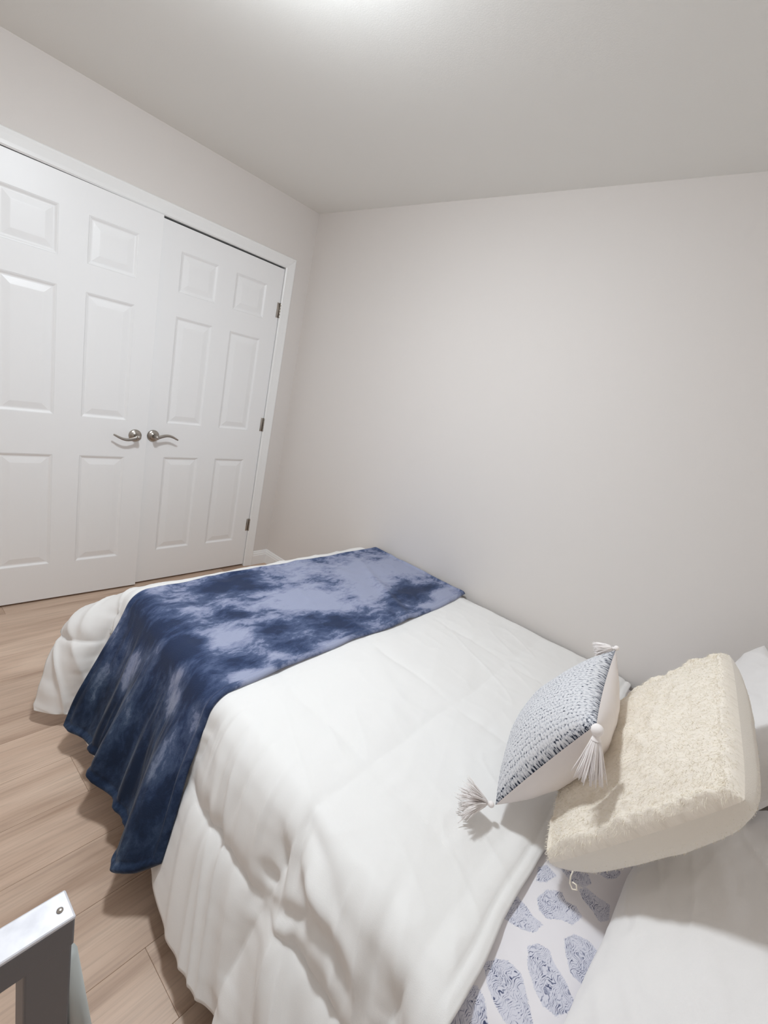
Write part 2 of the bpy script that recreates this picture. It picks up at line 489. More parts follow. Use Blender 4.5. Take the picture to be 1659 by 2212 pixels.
baseboard('baseboard_left', (0, Y1, 0), (0, OP0-CAS, 0), (1, 0, 0), 'white baseboard left of the closet')
baseboard('baseboard_right', (X1, Y1, 0), (X1, 0, 0), (-1, 0, 0), 'white baseboard at the head of the bed')
baseboard('baseboard_front', (0, Y1, 0), (X1, Y1, 0), (0, 1, 0), 'white baseboard behind the camera')

# closet casing with mitred corners (profile across its width)
CP = [(0, .006), (.006, .011), (.02, .012), (.045, .016), (.055, .018), (.062, .017), (.066, .012), (.066, 0), (0, 0)]
bm = bmesh.new()
path = [(OP0, 0.0, (-1, 0)), (OP0, OPZ, (-1, 1)), (OP1, OPZ, (1, 1)), (OP1, 0.0, (1, 0))]
rings = []
for (y, z, (dy, dz)) in path:
    rings.append([bm.verts.new((h, y+dy*(w-.003), z+dz*(w-.003))) for w, h in CP])
for a, b in zip(rings[:-1], rings[1:]):
    for k in range(len(CP)):
        k2 = (k+1) % len(CP); bm.faces.new((a[k], a[k2], b[k2], b[k]))
bm.faces.new(rings[0]); bm.faces.new(rings[-1][::-1])
trim = S(from_bm('trim_1', bm, M_trim), 'white casing around the double closet doors')
bm = bmesh.new()
box(bm, -T, OP0-.02, 0, 0, OP0, OPZ); box(bm, -T, OP1, 0, 0, OP1+.02, OPZ); box(bm, -T, OP0-.02, OPZ, 0, OP1+.02, OPZ+.02)
from_bm('jamb', bm, M_trim, trim)

# ---- six panel doors
PANELS_Z = [(.215, .805), (1.005, 1.590), (1.715, 1.915)]
PANELS_Y = [(.112, .322), (.438, .648)]
DT = .035
def door_slab_bm(w, h):
    """door lies in local y 0..w, z 0..h, front face at x=0, with six openings cut through"""
    bm = bmesh.new()
    ys = [0]+[v for p in PANELS_Y for v in p]+[w]
    zs = [0]+[v-.013 for p in PANELS_Z for v in p]+[h]
    for i in range(len(ys)-1):
        for j in range(len(zs)-1):
            if i % 2 == 1 and j % 2 == 1: continue
            vs = [bm.verts.new((0, yy, zz)) for yy, zz in ((ys[i], zs[j]), (ys[i+1], zs[j]), (ys[i+1], zs[j+1]), (ys[i], zs[j+1]))]
            bm.faces.new(vs)
    bmesh.ops.remove_doubles(bm, verts=bm.verts, dist=1e-5)
    g = bmesh.ops.extrude_face_region(bm, geom=bm.faces[:])
    bmesh.ops.translate(bm, verts=[v for v in g['geom'] if isinstance(v, bmesh.types.BMVert)], vec=(-DT, 0, 0))
    return bm
def panel_bm(y0, y1, z0, z1):
    bm = bmesh.new()
    prof = [(0, 0), (.003, -.0006), (.011, -.0058), (.014, -.0066), (.018, -.0066), (.021, -.006), (.044, -.0016), (.047, -.0012)]
    prev = None
    for k, (d, hgt) in enumerate(prof):
        ring = [bm.verts.new((hgt, yy, zz)) for yy, zz in ((y0+d, z0+d), (y1-d, z0+d), (y1-d, z1-d), (y0+d, z1-d))]
        if prev:
            for q in range(4): bm.faces.new((prev[q], prev[(q+1) % 4], ring[(q+1) % 4], ring[q]))
        prev = ring
    bm.faces.new(prev)
    # back
    bk = [bm.verts.new((-DT, yy, zz)) for yy, zz in ((y0, z0), (y1, z0), (y1, z1), (y0, z1))]
    bm.faces.new(bk)
    return bm

def make_handle(door, y, z, sgn, flip):
    """wave lever; sgn = direction the lever points along y, flip = -1 mounts it upside down"""
    h = empty('lever_handle', (0, y, z), parent=door)
    h['label'] = 'satin nickel wave lever handle'
    bm = bmesh.new()
    add_lathe(bm, [(0, 0), (.0335, 0), (.0335, .003), (.031, .007), (.022, .0105), (.0145, .013), (.0135, .016), (0, .016)], (0, 0, 0), (1, 0, 0), 40)
    from_bm('rosette', bm, M_nickel, h, True)
    bm = bmesh.new()
    add_lathe(bm, [(0, .012), (.0125, .012), (.0115, .034), (.0118, .046), (.0125, .054), (.0105, .061), (.005, .064), (0, .0645)], (0, 0, 0), (1, 0, 0), 24)
    pts, rad = [], []
    for k in range(25):
        t = k/24
        yy = sgn*(t*.122)
        # S curve: away from the hub it swings one way, then the tip swings back
        zz = -flip*.015*math.sin(math.pi*1.17*t**1.15)
        xx = .053 + .004*math.sin(t*math.pi) - .004*t
        pts.append((xx, yy, zz)); rad.append((.0042*(1-.35*t)+.002*math.exp(-t*9), .0088*(1-.5*t*t)+.003*math.exp(-t*8)))
    # blade is flat across x: first axis of the sweep lies across the path
    add_tube(bm, pts, rad, 14)
    from_bm('lever', bm, M_nickel, h, True)
    return h

def make_door(name, hinge_y, rz, side, label):
    """side=+1: hinge at local y=0 of the high-y edge, slab runs towards -y"""
    d = empty(name, (-.004, hinge_y, .013), rz)
    S(d, label)
    w = D_W-.003; h = D_TOP-.013+(0 if side > 0 else .006)
    sg = -1 if side > 0 else 1
    def place(bm):
        if sg < 0:
            for v in bm.verts: v.co.y = -v.co.y
        return bm
    o = from_bm('slab', place(door_slab_bm(w, h)), M_door, d)
    bv = o.modifiers.new('b', 'BEVEL'); bv.width = .0012; bv.segments = 2; bv.limit_method = 'ANGLE'
    for (a, b) in PANELS_Y:
        for (c, e) in PANELS_Z:
            o = from_bm('panel', place(panel_bm(a, b, c-.013, e-.013)), M_door, d)
    return d, sg, w
rd, sg, w = make_door('door_2', D_HI, 0, +1, 'right six-panel white closet door with lever handle')
ajar = .026/ D_W
ld, sg2, w2 = make_door('door_1', D_LO, -ajar, -1, 'left six-panel white closet door standing slightly proud')
make_handle(rd, sg*(w-.038), .915, +1, -1).name = 'lever_handle'
make_handle(ld, sg2*(w2-.062), .915, -1, +1)
for zz in (1.79, 1.052, .324):
    for (dd, s2) in ((rd, 1), (ld, -1)):
        bm = bmesh.new()
        for k in range(5):
            z0 = zz-.045+k*.018
            add_lathe(bm, [(0, 0), (.0058, 0), (.0062, .001), (.0062, .0166), (.0058, .0176), (0, .0176)], (.006, s2*.004, z0-.013), (0, 0, 1), 14)
        box(bm, -.001, -s2*.020, zz-.045-.013, .0022, s2*.002, zz+.045-.013, .0005)
        add_lathe(bm, [(0, 0), (.0045, 0), (.0035, .003), (0, .004)], (.006, s2*.004, zz+.045-.013), (0, 0, 1), 12)
        from_bm('hinge', bm, M_nickel, dd, True)

# ---- ceiling lamp (just above the frame)
lx, ly = LAMP_POS
lamp = empty('ceiling_light', (lx, ly, H)); tag(lamp, 'round flush glass ceiling light over the bed', 'light')
zb = LAMP_Z-H
bm = bmesh.new(); add_lathe(bm, [(0, 0), (LAMP_R*.7, 0), (LAMP_R*.75, -.012), (LAMP_R+.022, zb+.012), (LAMP_R+.024, zb), (LAMP_R+.004, zb-.002), (0, zb-.001)], (0, 0, 0), (0, 0, 1), 48)
from_bm('lamp_pan', bm, M_nickel, lamp, True)
bm = bmesh.new(); add_lathe(bm, [(LAMP_R*math.cos(a), zb-.003-.05*math.sin(a)) for a in np.linspace(0, math.pi/2, 12)][:-1]+[(0, zb-.053)], (0, 0, 0), (0, 0, 1), 48)
from_bm('glass_dome', bm, M_lamp, lamp, True)

# ------------------------------------------------------------------ bed
BX0, BX1, BW, BZ = 1.02, 2.93, 1.37, .50
BED_TURN = .034
bed = empty('bed', ((BX0+BX1)/2, -BW/2-.05, 0)); tag(bed, 'double bed pushed against the plain wall', 'bed'); bed.rotation_euler = (0, 0, BED_TURN*-1)
ox, oy = (BX0+BX1)/2, -BW/2-.01
bm = bmesh.new(); box(bm, BX0+.02-ox, -BW+.02-oy-.01, .12, BX1-.02-ox, -.03-oy, .26, .01, 2); from_bm('bed_base', bm, M_black, bed)
bm = bmesh.new(); box(bm, BX0-ox, -BW-.01-oy, .26, BX1-ox, -.012-oy, BZ-.012, .045, 4); from_bm('mattress', bm, M_mattress, bed, True)
for lxx in (BX0+.12, BX1-.12):
    for lyy in (-BW+.12, -.13):
        bm = bmesh.new(); add_lathe(bm, [(0, 0), (.02, 0), (.03, .12), (0, .12)], (lxx-ox, lyy-oy, 0), (0, 0, 1), 16); from_bm('leg', bm, M_black, bed, True)

# fitted sheet over the head end of the mattress, with printed motifs
PRINTS = [
[(2.545,-1.129),(2.559,-1.105),(2.584,-1.112),(2.574,-1.146),(2.557,-1.164)],
[(2.571,-1.194),(2.58,-1.162),(2.605,-1.138),(2.619,-1.151),(2.639,-1.144),(2.656,-1.157),(2.645,-1.191),(2.625,-1.198),(2.602,-1.221),(2.584,-1.215)],
[(2.533,-1.225),(2.563,-1.227),(2.581,-1.237),(2.602,-1.236),(2.594,-1.267),(2.572,-1.28),(2.537,-1.29)],
[(2.63,-1.099),(2.643,-1.081),(2.667,-1.083),(2.692,-1.079),(2.699,-1.115),(2.685,-1.136),(2.667,-1.124),(2.644,-1.116)],
[(2.546,-1.391),(2.559,-1.367),(2.578,-1.351),(2.603,-1.351),(2.618,-1.366),(2.635,-1.386),(2.648,-1.401),(2.637,-1.427),(2.611,-1.437),(2.587,-1.429),(2.566,-1.414)],
[(2.594,-1.299),(2.607,-1.279),(2.628,-1.273),(2.64,-1.287),(2.664,-1.298),(2.691,-1.317),(2.687,-1.342),(2.672,-1.364),(2.65,-1.366),(2.629,-1.354),(2.609,-1.335)],
[(2.641,-1.23),(2.654,-1.205),(2.68,-1.194),(2.709,-1.202),(2.715,-1.234),(2.716,-1.278),(2.703,-1.287),(2.689,-1.28),(2.671,-1.282),(2.654,-1.257)],
[(2.535,-1.481),(2.535,-1.447),(2.554,-1.43),(2.571,-1.434),(2.59,-1.454),(2.607,-1.476),(2.568,-1.518),(2.545,-1.523)]]
def poly_mask(X, Y, poly, soft):
    """smooth inside mask from signed distance to polygon"""
    P = np.array(poly); n = len(P)
    dmin = np.full(X.shape, 1e9); ins = np.zeros(X.shape, bool)
    for i in range(n):
        a, b = P[i], P[(i+1) % n]
        e = b-a; wx, wy = X-a[0], Y-a[1]
        t = np.clip((wx*e[0]+wy*e[1])/(e@e), 0, 1)
        dmin = np.minimum(dmin, np.hypot(wx-t*e[0], wy-t*e[1]))
        c = ((a[1] > Y) != (b[1] > Y)) & (X < (b[0]-a[0])*(Y-a[1])/((b[1]-a[1]) or 1e-9)+a[0])
        ins ^= c
    sd = np.where(ins, -dmin, dmin)
    return 1-sstep(-soft, soft, sd)

# profile of cloth going over an edge: arc length -> (outwards, down)
def drape_profile(slope_deg, top, rad, maxd, floor_z=.012):
    st = .002; fo, z, d = [0.], [top], 0.
    ph = 0.; ps = math.radians(slope_deg)
    mode = 0
    while d < maxd:
        if mode == 0:
            ph = min(ps, ph+st/rad)
            if z[-1] < floor_z+.05*(1-math.cos(ps))+.0: mode = 1
        else: ph = max(0, ph-st/.045)
        fo.append(fo[-1]+st*math.cos(ph)); z.append(max(floor_z, z[-1]-st*math.sin(ph))); d += st
    return np.array(fo), np.array(z), st
TOPZ = .527
PF, PZ, PST = drape_profile(70.5, TOPZ, .062, 1.0)
def edge_y(s):           # where the top rolls over towards the open side of the bed
    return 1.345+.095*np.clip((s-.95)/1.3, 0, 1.2)
XE = 1.005                # where the top rolls over at the foot
def cloth(s, t):
    """s along the bed (x), t across from the wall. returns base point, drop length, angle in corner"""
    ye = edge_y(s)
    oxx = np.maximum(XE-s, 0); oyy = np.maximum(t-ye, 0)
    d = np.hypot(oxx, oyy)
    nx = np.where(d > 1e-6, -oxx/np.maximum(d, 1e-6), 0); ny = np.where(d > 1e-6, -oyy/np.maximum(d, 1e-6), 0)
    d = d-.75*np.maximum(d-.53, 0)
    k = d/PST; i0 = np.clip(k.astype(int), 0, len(PF)-2); fr = k-i0
    fo = PF[i0]*(1-fr)+PF[i0+1]*fr; z = PZ[i0]*(1-fr)+PZ[i0+1]*fr
    cor = 2*np.abs(nx*ny)
    fo = fo*(1+.75*cor*sstep(0, .25, d))
    X = np.maximum(s, XE)+nx*fo; Y = -np.minimum(t, ye)+ny*fo
    return np.stack([X, Y, z], -1), d, cor, np.arctan2(oxx, oyy)

SEAM_S = [.62, .98, 1.36, 1.735, 2.13, 2.46]
def side_drop(s): return s*0+.50
THROW_S0, THROW_S1 = 1.025, 1.70
def in_throw(s, d, t):
    return sstep(THROW_S0-.02, THROW_S0+.05, s)*(1-sstep(THROW_S1-.03+.12*d, THROW_S1+.05+.12*d, s))

ns, nt_ = 330, 300
s0, s1 = XE-.19, 2.52
sv = np.linspace(0, 1, ns); tv = np.linspace(0, 1, nt_)
Sg, Tg = np.meshgrid(sv, tv, indexing='ij')
hem_w = .014*vnoise(Sg*9, 0*Sg, 5)+.007*vnoise(Sg*26, 0*Sg, 6)
s = s0+(s1-s0)*Sg
t0 = .012+.04*np.clip((2.6-s)/1.6, 0, 1)
t = t0+Tg*(edge_y(s)+.50+.055*(1-sstep(1.0, 1.35, s))+hem_w-t0)
s = s+sstep(.9, 1, Sg)*(.028*np.clip(t/1.4, 0, 1)+.004*fbm(t*7, t*0, 8, 2))
P, d, cor, ang = cloth(s, t)
Nn = normals(P)
Nn = Nn*np.where(Nn[..., 2:3].mean() < 0, -1, 1)
# quilting: distance to seams
def seamdist(v, seams): return np.min(np.abs(v[..., None]-np.array(seams)), -1)
dt = t-edge_y(s)
SEAM_T = [-1.0, -.58, -.17, .24]
ds = seamdist(s+.006*fbm(t*5, s*0, 3, 2), SEAM_S); dT = seamdist(dt+.006*fbm(s*6, t*0, 4, 2), SEAM_T)
ends = np.minimum(np.minimum(.5-d+.02, (1-Sg)*(s1-s0)), .2)
puff = (1-np.exp(-(ds/.045)**1.0))*(1-np.exp(-(dT/.026)**.9))
side = sstep(.02, .12, d)
thr = in_throw(s, d, t)
amp = .007+.020*side
disp = amp*puff*(1-.55*thr)
# puckers along the seams
pk = np.exp(-(dT/.05)**1)*vnoise(s*38, t*5, 21)*.0075 + np.exp(-(ds/.05))*vnoise(t*42, s*6, 22)*.003
disp += pk*(.25+.75*side)
# vertical wrinkles on the drop, drawn down from the roll-over
w1 = fbm(s*11-dt*5.5, dt*1.2+3, 31, 2)
ridge = (1-np.abs(w1))**2-.4
disp += ridge*.013*sstep(-.03, .14, d)*(1-thr)
disp += .006*fbm(s*6+2-dt*3, dt*2.5, 33, 2)*side*(1-thr)
disp += .0055*(1-np.abs(vnoise(s*30-dt*9, dt*1.5, 36)))*sstep(.02, .08, d)*(1-sstep(.19, .25, d))*(1-thr)
# diagonal soft swags lower down near the head end
disp += .016*sstep(1.95, 2.3, s)*side*fbm(s*9-dt*7, dt*2.5-s*1, 35, 2)
# corner folds at the foot
disp += (.030*sstep(.05, .3, d)+.035*np.exp(-((d-.36)/.13)**2))*cor+.012*sstep(.15, .45, d)*cor*np.sin(ang*6+1.2+2*vnoise(d*4, ang*2, 2))
disp += .010*sstep(.1, .3, d)*cor*fbm(ang*2+d*3, d*12, 37, 2)
# flat soft unevenness on top
top = 1-sstep(0, .06, d)
disp += top*(.0045*fbm(s*3.2, t*3.2, 41, 3)*(1-thr*.5) + .0016*(1-np.abs(fbm(s*7+t*5, t*14-s*3, 43, 2)))*(1-thr))
# fine tension creases on top
disp += top*(1-thr)*.0022*np.exp(-(np.abs(vnoise(s*4+t*2.5, t*9-s*5, 44))/.12)**1)*sstep(1.7, 2.0, s)
# the crumpled pocket near the roll-over
def crease(cx, cy, ang_, L, wd, a):
    ca, sa = math.cos(ang_), math.sin(ang_)
    cy = cy+.035; uu = (s-cx)*ca+(dt-cy)*sa; vv = -(s-cx)*sa+(dt-cy)*ca
    return a*np.exp(-(uu/L)**2)*np.exp(-(vv/wd)**2)
for args in [(2.16, .05, 1.2, .07, .012, -.007), (2.21, .02, .3, .06, .016, -.010), (2.14, .11, .9, .05, .014, -.014), (2.12, .15, 0, .03, .018, -.015),
             (2.20, .16, -.5, .08, .02, -.016), (2.30, .12, .25, .10, .022, -.013), (2.27, .07, .2, .11, .02, .012), (2.40, .06, 1.3, .10, .018, -.012), (2.34, .20, .9, .09, .02, -.014),
             (1.95, .06, 1.35, .09, .010, -.007), (1.88, .08, 1.3, .09, .010, .007), (1.79, .06, 1.4, .10, .008, -.006), (2.04, .07, 1.3, .09, .010, .008)]:
    disp += crease(*args)
disp *= sstep(0, .04, t-t0)
# rolled hem
hemr = np.exp(-((.50-np.abs(d-0)*(d > .3)-.0)-.008)**2/.006**2)*0
P2 = P+Nn*disp[..., None]
# head end settles on the sheet, with a small rolled edge
he = (1-Sg)*(s1-s0)
P2[..., 2] += (-.012*(1-sstep(0, .05, he))+.004*np.exp(-((he-.012)/.008)**2)-.003*np.exp(-((he-.026)/.004)**2))*top
P2[..., 2] = np.maximum(P2[..., 2], .008)
# the wall side sinks slightly
P2[..., 2] -= .012*(1-sstep(0, .06, t-t0))*(d < .05)
P2[..., 1] = np.minimum(P2[..., 1], -.008)
comf = grid_mesh('comforter', P2, M_cotton, uv=np.stack([s, t], -1))
sm = comf.modifiers.new('thick', 'SOLIDIFY'); sm.thickness = .010; sm.offset = -1
tag(comf, 'white quilted comforter draped over the bed and down to the floor', 'comforter')
COMF = (s, t, P2)
if normals(P2)[ns//2, nt_//3, 2] < 0:
    comf.data.flip_normals()

# ---- throw blanket
DYE = [(1.129,1.107,0.033,-0.073,0.075,0.042,1.0),(1.126,0.984,0.024,-0.056,0.067,0.043,1.0),(1.144,1.444,0.025,-0.048,0.123,0.048,1.0),(1.481,1.470,0.038,-0.062,0.133,0.062,1.0),
(1.452,1.402,0.030,-0.052,0.105,0.052,1.0),(1.593,1.315,0.037,-0.060,0.031,0.019,0.8),(1.352,1.159,0.026,-0.051,0.031,0.019,1.0),(1.505,1.096,0.030,-0.055,0.045,0.033,1.0),
(1.567,0.852,0.046,-0.085,0.055,0.052,1.2),(1.556,0.343,0.042,-0.089,0.076,0.098,1.2),(1.216,0.915,0.031,-0.069,0.033,0.023,0.8),(1.652,1.058,0.037,-0.063,0.033,0.028,0.8),
(1.287,1.418,0.025,-0.046,0.064,0.028,0.8),(1.561,0.150,0.036,-0.081,0.025,0.037,0.7),(1.629,1.439,0.026,-0.039,0.033,0.018,0.9),(1.332,0.851,0.061,-0.129,0.096,0.077,-1.0),
(1.238,0.399,0.038,-0.093,0.099,0.101,-1.0),(1.455,1.262,0.042,-0.075,0.044,0.026,-1.0),(1.434,0.502,0.038,-0.083,0.090,0.098,-1.0),(1.309,0.126,0.063,-0.160,0.101,0.125,-1.2),
(1.663,0.347,0.043,-0.085,0.027,0.037,-0.8),(1.697,0.946,0.050,-0.087,0.026,0.025,-1.0),(1.685,1.303,0.041,-0.066,0.028,0.018,-1.0),(1.650,0.177,0.037,-0.078,0.056,0.085,-1.0),
(1.103,0.648,0.044,-0.112,0.065,0.053,-0.8),(1.435,0.810,0.045,-0.091,0.054,0.049,-1.0),(1.018,1.353,0.020,-0.045,0.043,0.018,-0.7),(1.241,1.252,0.022,-0.045,0.036,0.019,-0.5),
(1.660,1.175,0.029,-0.048,0.024,0.019,-0.5)]
na, nb = 150, 400
A, B = np.meshgrid(np.linspace(0, 1, na), np.linspace(0, 1, nb), indexing='ij')
sT = THROW_S0+(THROW_S1-THROW_S0)*A
ye = edge_y(sT)
# length of the hang varies along the hem
hang = np.interp(A, [0, .15, .4, .62, .75, .86, .93, 1], [.525, .51, .485, .495, .505, .515, .49, .44])
tT = .02+B*(ye+hang-.02)
dd = np.maximum(tT-ye, 0)
sT2 = sT+.07*(dd/.5)**1.0*1.0+.012*fbm(tT*3, A*2, 51, 2)
sT2 = sT2+.05*sstep(.2, .5, dd)*sstep(.5, .9, A)
PT, d2, cor2, ang2 = cloth(sT2, tT)
NT = normals(PT); NT = NT*(1 if NT[na//2, 40, 2] > 0 else -1)
fold = (.062*np.exp(-((A-.86)/.085)**2)+.050*np.exp(-((A-.47)/.085)**2)+.040*np.exp(-((A-.04)/.08)**2)+.016*np.exp(-((A-.27)/.04)**2)+.012*np.exp(-((A-.64)/.03)**2))
fd = sstep(.02, .45, d2)*.9
disp = .013+fold*fd*1.25+.016*sstep(.05, .5, d2)
disp += .004*fbm(A*22, dd*5, 53, 3)*sstep(.05, .2, d2)
tp = 1-sstep(0, .08, d2)
disp += tp*(.0045*fbm(sT*6, tT*5, 55, 3)+.004*np.maximum(0, .5-np.abs(fbm(sT*5+tT*3, tT*6-sT*4, 56, 2)))*1.2)
# puffed wrinkles near the wall end
disp += tp*.010*np.exp(-((tT-.35-.5*(sT-1.3))/.03)**2)*sstep(1.0, 1.4, sT)*np.exp(-((tT-.4)/.3)**2)
edge = np.minimum(A, 1-A)*(THROW_S1-THROW_S0); hedge = np.minimum((1-B)*(ye+hang), B*(ye+hang))
e2 = np.minimum(edge, hedge)
disp += .006*np.exp(-((e2-.012)/.010)**2)-.008*np.exp(-(e2/.004)**2)-.0025*np.exp(-((e2-.028)/.006)**2)
PT2 = PT+NT*disp[..., None]
PT2[..., 2] = np.maximum(PT2[..., 2], .02)
PT2[..., 1] = np.minimum(PT2[..., 1], -.016)
dye = np.full(A.shape, .50)
for (cx, cy, ax_, ay, bx_, by, wgt) in DYE:
    det = ax_*by-bx_*ay
    dx, dy = sT-cx, np.minimum(tT, 9)-cy
    p_ = (dx*by-dy*bx_)/det; q_ = (dy*ax_-dx*ay)/det
    dye += wgt*.55*np.exp(-(p_**2+q_**2)*.9)
def blob(cx, cy, rx, ry, wgt):
    global dye
    dye += wgt*np.exp(-((A-cx)/rx)**2-((tT-ye-cy)/ry)**2)
blob(.5, .36, 2, .2, .45)
blob(.70, .08, .08, .06, -1.0); blob(.78, .14, .07, .04, -.5); blob(.45, .06, .05, .05, -.4)
blob(.30, .22, .05, .12, -.35); blob(.12, .3, .05, .1, -.3); blob(.88, .26, .05, .08, -.35); blob(.50, .30, .05, .07, -.35)
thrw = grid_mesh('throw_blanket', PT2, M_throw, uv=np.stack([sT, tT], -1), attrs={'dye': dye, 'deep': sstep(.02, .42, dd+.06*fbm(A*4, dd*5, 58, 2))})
if normals(PT2)[na//2, 40, 2] < 0: thrw.data.flip_normals()
sm = thrw.modifiers.new('thick', 'SOLIDIFY'); sm.thickness = .012; sm.offset = -1
tag(thrw, 'blue tie-dye velvet throw laid across the foot of the bed', 'blanket')

# ---- printed sheet
sx = np.linspace(2.36, 2.945, 200); sy = np.linspace(0, 1, 420)
Sx, Sy = np.meshgrid(sx, sy, indexing='ij')
SE = 1.425
tt = .07+Sy*(SE+.30-.07)
over = np.maximum(tt-SE, 0)
ph = np.minimum(over/.07, math.pi/2)
Yp = -(np.minimum(tt, SE)+.07*np.sin(ph)); Zp = BZ+.003-.07*(1-np.cos(ph))-np.maximum(over-.07*math.pi/2, 0)
Zp = Zp+.0030*fbm(Sx*9, tt*9, 61, 3)+.004*np.maximum(0, .35-np.abs(fbm(Sx*5+2, tt*3, 62, 2)))*(over < .02)
hx = np.maximum(Sx-2.915, 0); Zp = Zp-hx*1.2
mot = np.zeros(Sx.shape)
allp = list(PRINTS)
for poly in PRINTS[1:7]:                                     # the print repeats across the sheet
    for (ox_, oy_) in ((0, .34), (.02, .68), (.0, 1.02), (.24, .17), (.24, .51), (-.2, .3)):
        allp.append([(a+ox_, b+oy_) for a, b in poly])
for poly in allp: mot = np.maximum(mot, poly_mask(Sx, -tt, poly, .005))
sheet = grid_mesh('fitted_sheet', np.stack([Sx, Yp, Zp], -1), M_sheet, uv=np.stack([Sx, tt], -1), attrs={'motif': mot})
if normals(np.stack([Sx, Yp, Zp], -1))[50, 50, 2] < 0: sheet.data.flip_normals()
tag(sheet, 'white sheet printed with blue-grey leaf shapes at the head of the bed', 'sheet')

# ------------------------------------------------------------------ cushions and pillows
def cushion(A_, B_, C_, D_, face, T1, T2, n=90, pinch=.07, ex=.42, rnd=0.0):
    """A,B,C,D corners in order; returns front and back grids. face = rough direction of the front"""
    A_, B_, C_, D_ = [np.array(v, float) for v in (A_, B_, C_, D_)]
    g = np.linspace(-1, 1, n); g = np.sin(g*math.pi/2)*.35+g*.65
    U, V = np.meshgrid(g, g, indexing='ij')
    Uo, Vo = U, V
    U2 = U*(1-pinch*(1-V**2))
    V2 = V*(1-pinch*(1-U**2))
    if rnd:
        k = rnd*(np.abs(U)*np.abs(V))**3
        U2 = U2*(1-k); V2 = V2*(1-k)
    a, b = (U2+1)/2, (V2+1)/2       # a along A->B, b along A->D
    P = (A_*((1-a)*(1-b))[..., None]+B_*(a*(1-b))[..., None]+C_*(a*b)[..., None]+D_*((1-a)*b)[..., None])
    nn = np.cross(B_-A_, D_-A_); nn /= np.linalg.norm(nn)
    sgn = 1 if nn@np.array(face, float) > 0 else -1
    nn = nn*sgn
    prof = np.clip((1-U**2)*(1-V**2), 0, 1)**ex
    return P, nn, prof, Uo, Vo, sgn

def fix_orient(o, P, nn):
    n_ = normals(P); k = P.shape[0]//2
    if n_[k, k]@nn < 0: o.data.flip_normals()

def tassel(parent, pos, dirv, L, seed, spread=.5, wob=.3, ks=1.0):
    rng = random.Random(seed)
    tb = empty('tassel', (0, 0, 0), parent=parent)
    bm = bmesh.new(); p = Vector(pos)
    dv = Vector(dirv).normalized()
    a = dv.orthogonal().normalized(); b = dv.cross(a)
    rr = [(0, -.012)]+[(.012*math.sin(x_)+.0005, -.012*math.cos(x_)) for x_ in np.linspace(.3, 2.6, 8)]+[(.0075, .014), (.010, .020)]
    add_lathe(bm, [(a_*ks, b_*ks) for a_, b_ in rr], p, dv, 16)
    from_bm('tassel_knot', bm, M_tassel, tb, True)
    bm = bmesh.new()
    for k in range(200):
        th = rng.uniform(0, 6.283); q = math.sqrt(rng.random())*spread
        off = a*math.cos(th)*q+b*math.sin(th)*q
        l = L*rng.uniform(.75, 1.05)
        w1_, w2_ = rng.uniform(-wob, wob), rng.uniform(-wob, wob)
        pts = []
        for i_ in range(6):
            t_ = i_/5
            v = p+dv*(.008+l*t_)+off*(.016*min(1, t_*4)/max(spread, .01)*.55+l*.62*t_**1.3)+(a*w1_+b*w2_)*(l*.35*t_*t_)+Vector((0, 0, -1))*l*.12*t_*t_
            pts.append(v)
        add_tube(bm, pts, [.0014, .0015, .0014, .0013, .0012, .0007], 4)
    o = from_bm('fringe', bm, M_tassel, tb, True); o['kind'] = 'stuff'
    return tb

# grey knit cushion with tassels
gA, gB, gC, gD = (2.419, -1.135, .575), (2.550, -1.138, .903), (2.4975, -.792, .927), (2.367, -.79, .59)
cen = Vector((2.45, -.96, .55))
gc = empty('knit_cushion', cen); tag(gc, 'grey marl knit cushion with white back and white corner tassels', 'cushion')
def loc(P, o): return P-np.array(o)
P, nn, prof, U, V, sg_ = cushion(gA, gB, gC, gD, (-1, 0, .4), .07, .07, n=260, pinch=.055, ex=.50)
kn = np.abs(np.sin(V*52)) ; kn2 = .5+.5*np.sin(U*120+np.where(np.sin(V*52) > 0, 1.2, -1.2))
knit = (.55*kn**.7+.45*kn2)*np.clip(prof*4, 0, 1)
crease_ = -.006*np.exp(-((U+.9)/.03)**2)*0
F = P+nn*(prof*.082+knit*.0014*np.clip(prof*5, 0, 1)+.003*fbm(U*2, V*2, 71, 2)*prof)[..., None]
o = grid_mesh('front_cover', loc(F, cen), M_knit, gc, uv=np.stack([V*.5+.5, U*.5+.5], -1), attrs={'knit': knit}); fix_orient(o, F, nn); o['label'] = 'grey marl knit face'
Bk = P-nn*(prof*.105+.004*fbm(U*4, V*4, 73, 3)*prof)[..., None]
o = grid_mesh('back_cover', loc(Bk, cen), M_backing, gc, uv=np.stack([V, U], -1)); fix_orient(o, Bk, -nn); o['label'] = 'plain white back'
for k_, (pt, dv, sd, spr) in enumerate([((2.412, -1.146, .578), (-.70, -.55, .12), 1, 1.1), ((2.556, -1.150, .900), (.22, -.12, -1), 2, .42), ((2.497, -.788, .932), (-.65, -.30, -.35), 3, .6), ((2.372, -.785, .572), (-.1, .9, -.1), 4, .4)]):
    c0 = Vector(pt)-cen
    tassel(gc, c0, dv, (.062, .085, .045, .045)[k_], sd, spr, .3, (.6, 1, .55, .8)[k_])

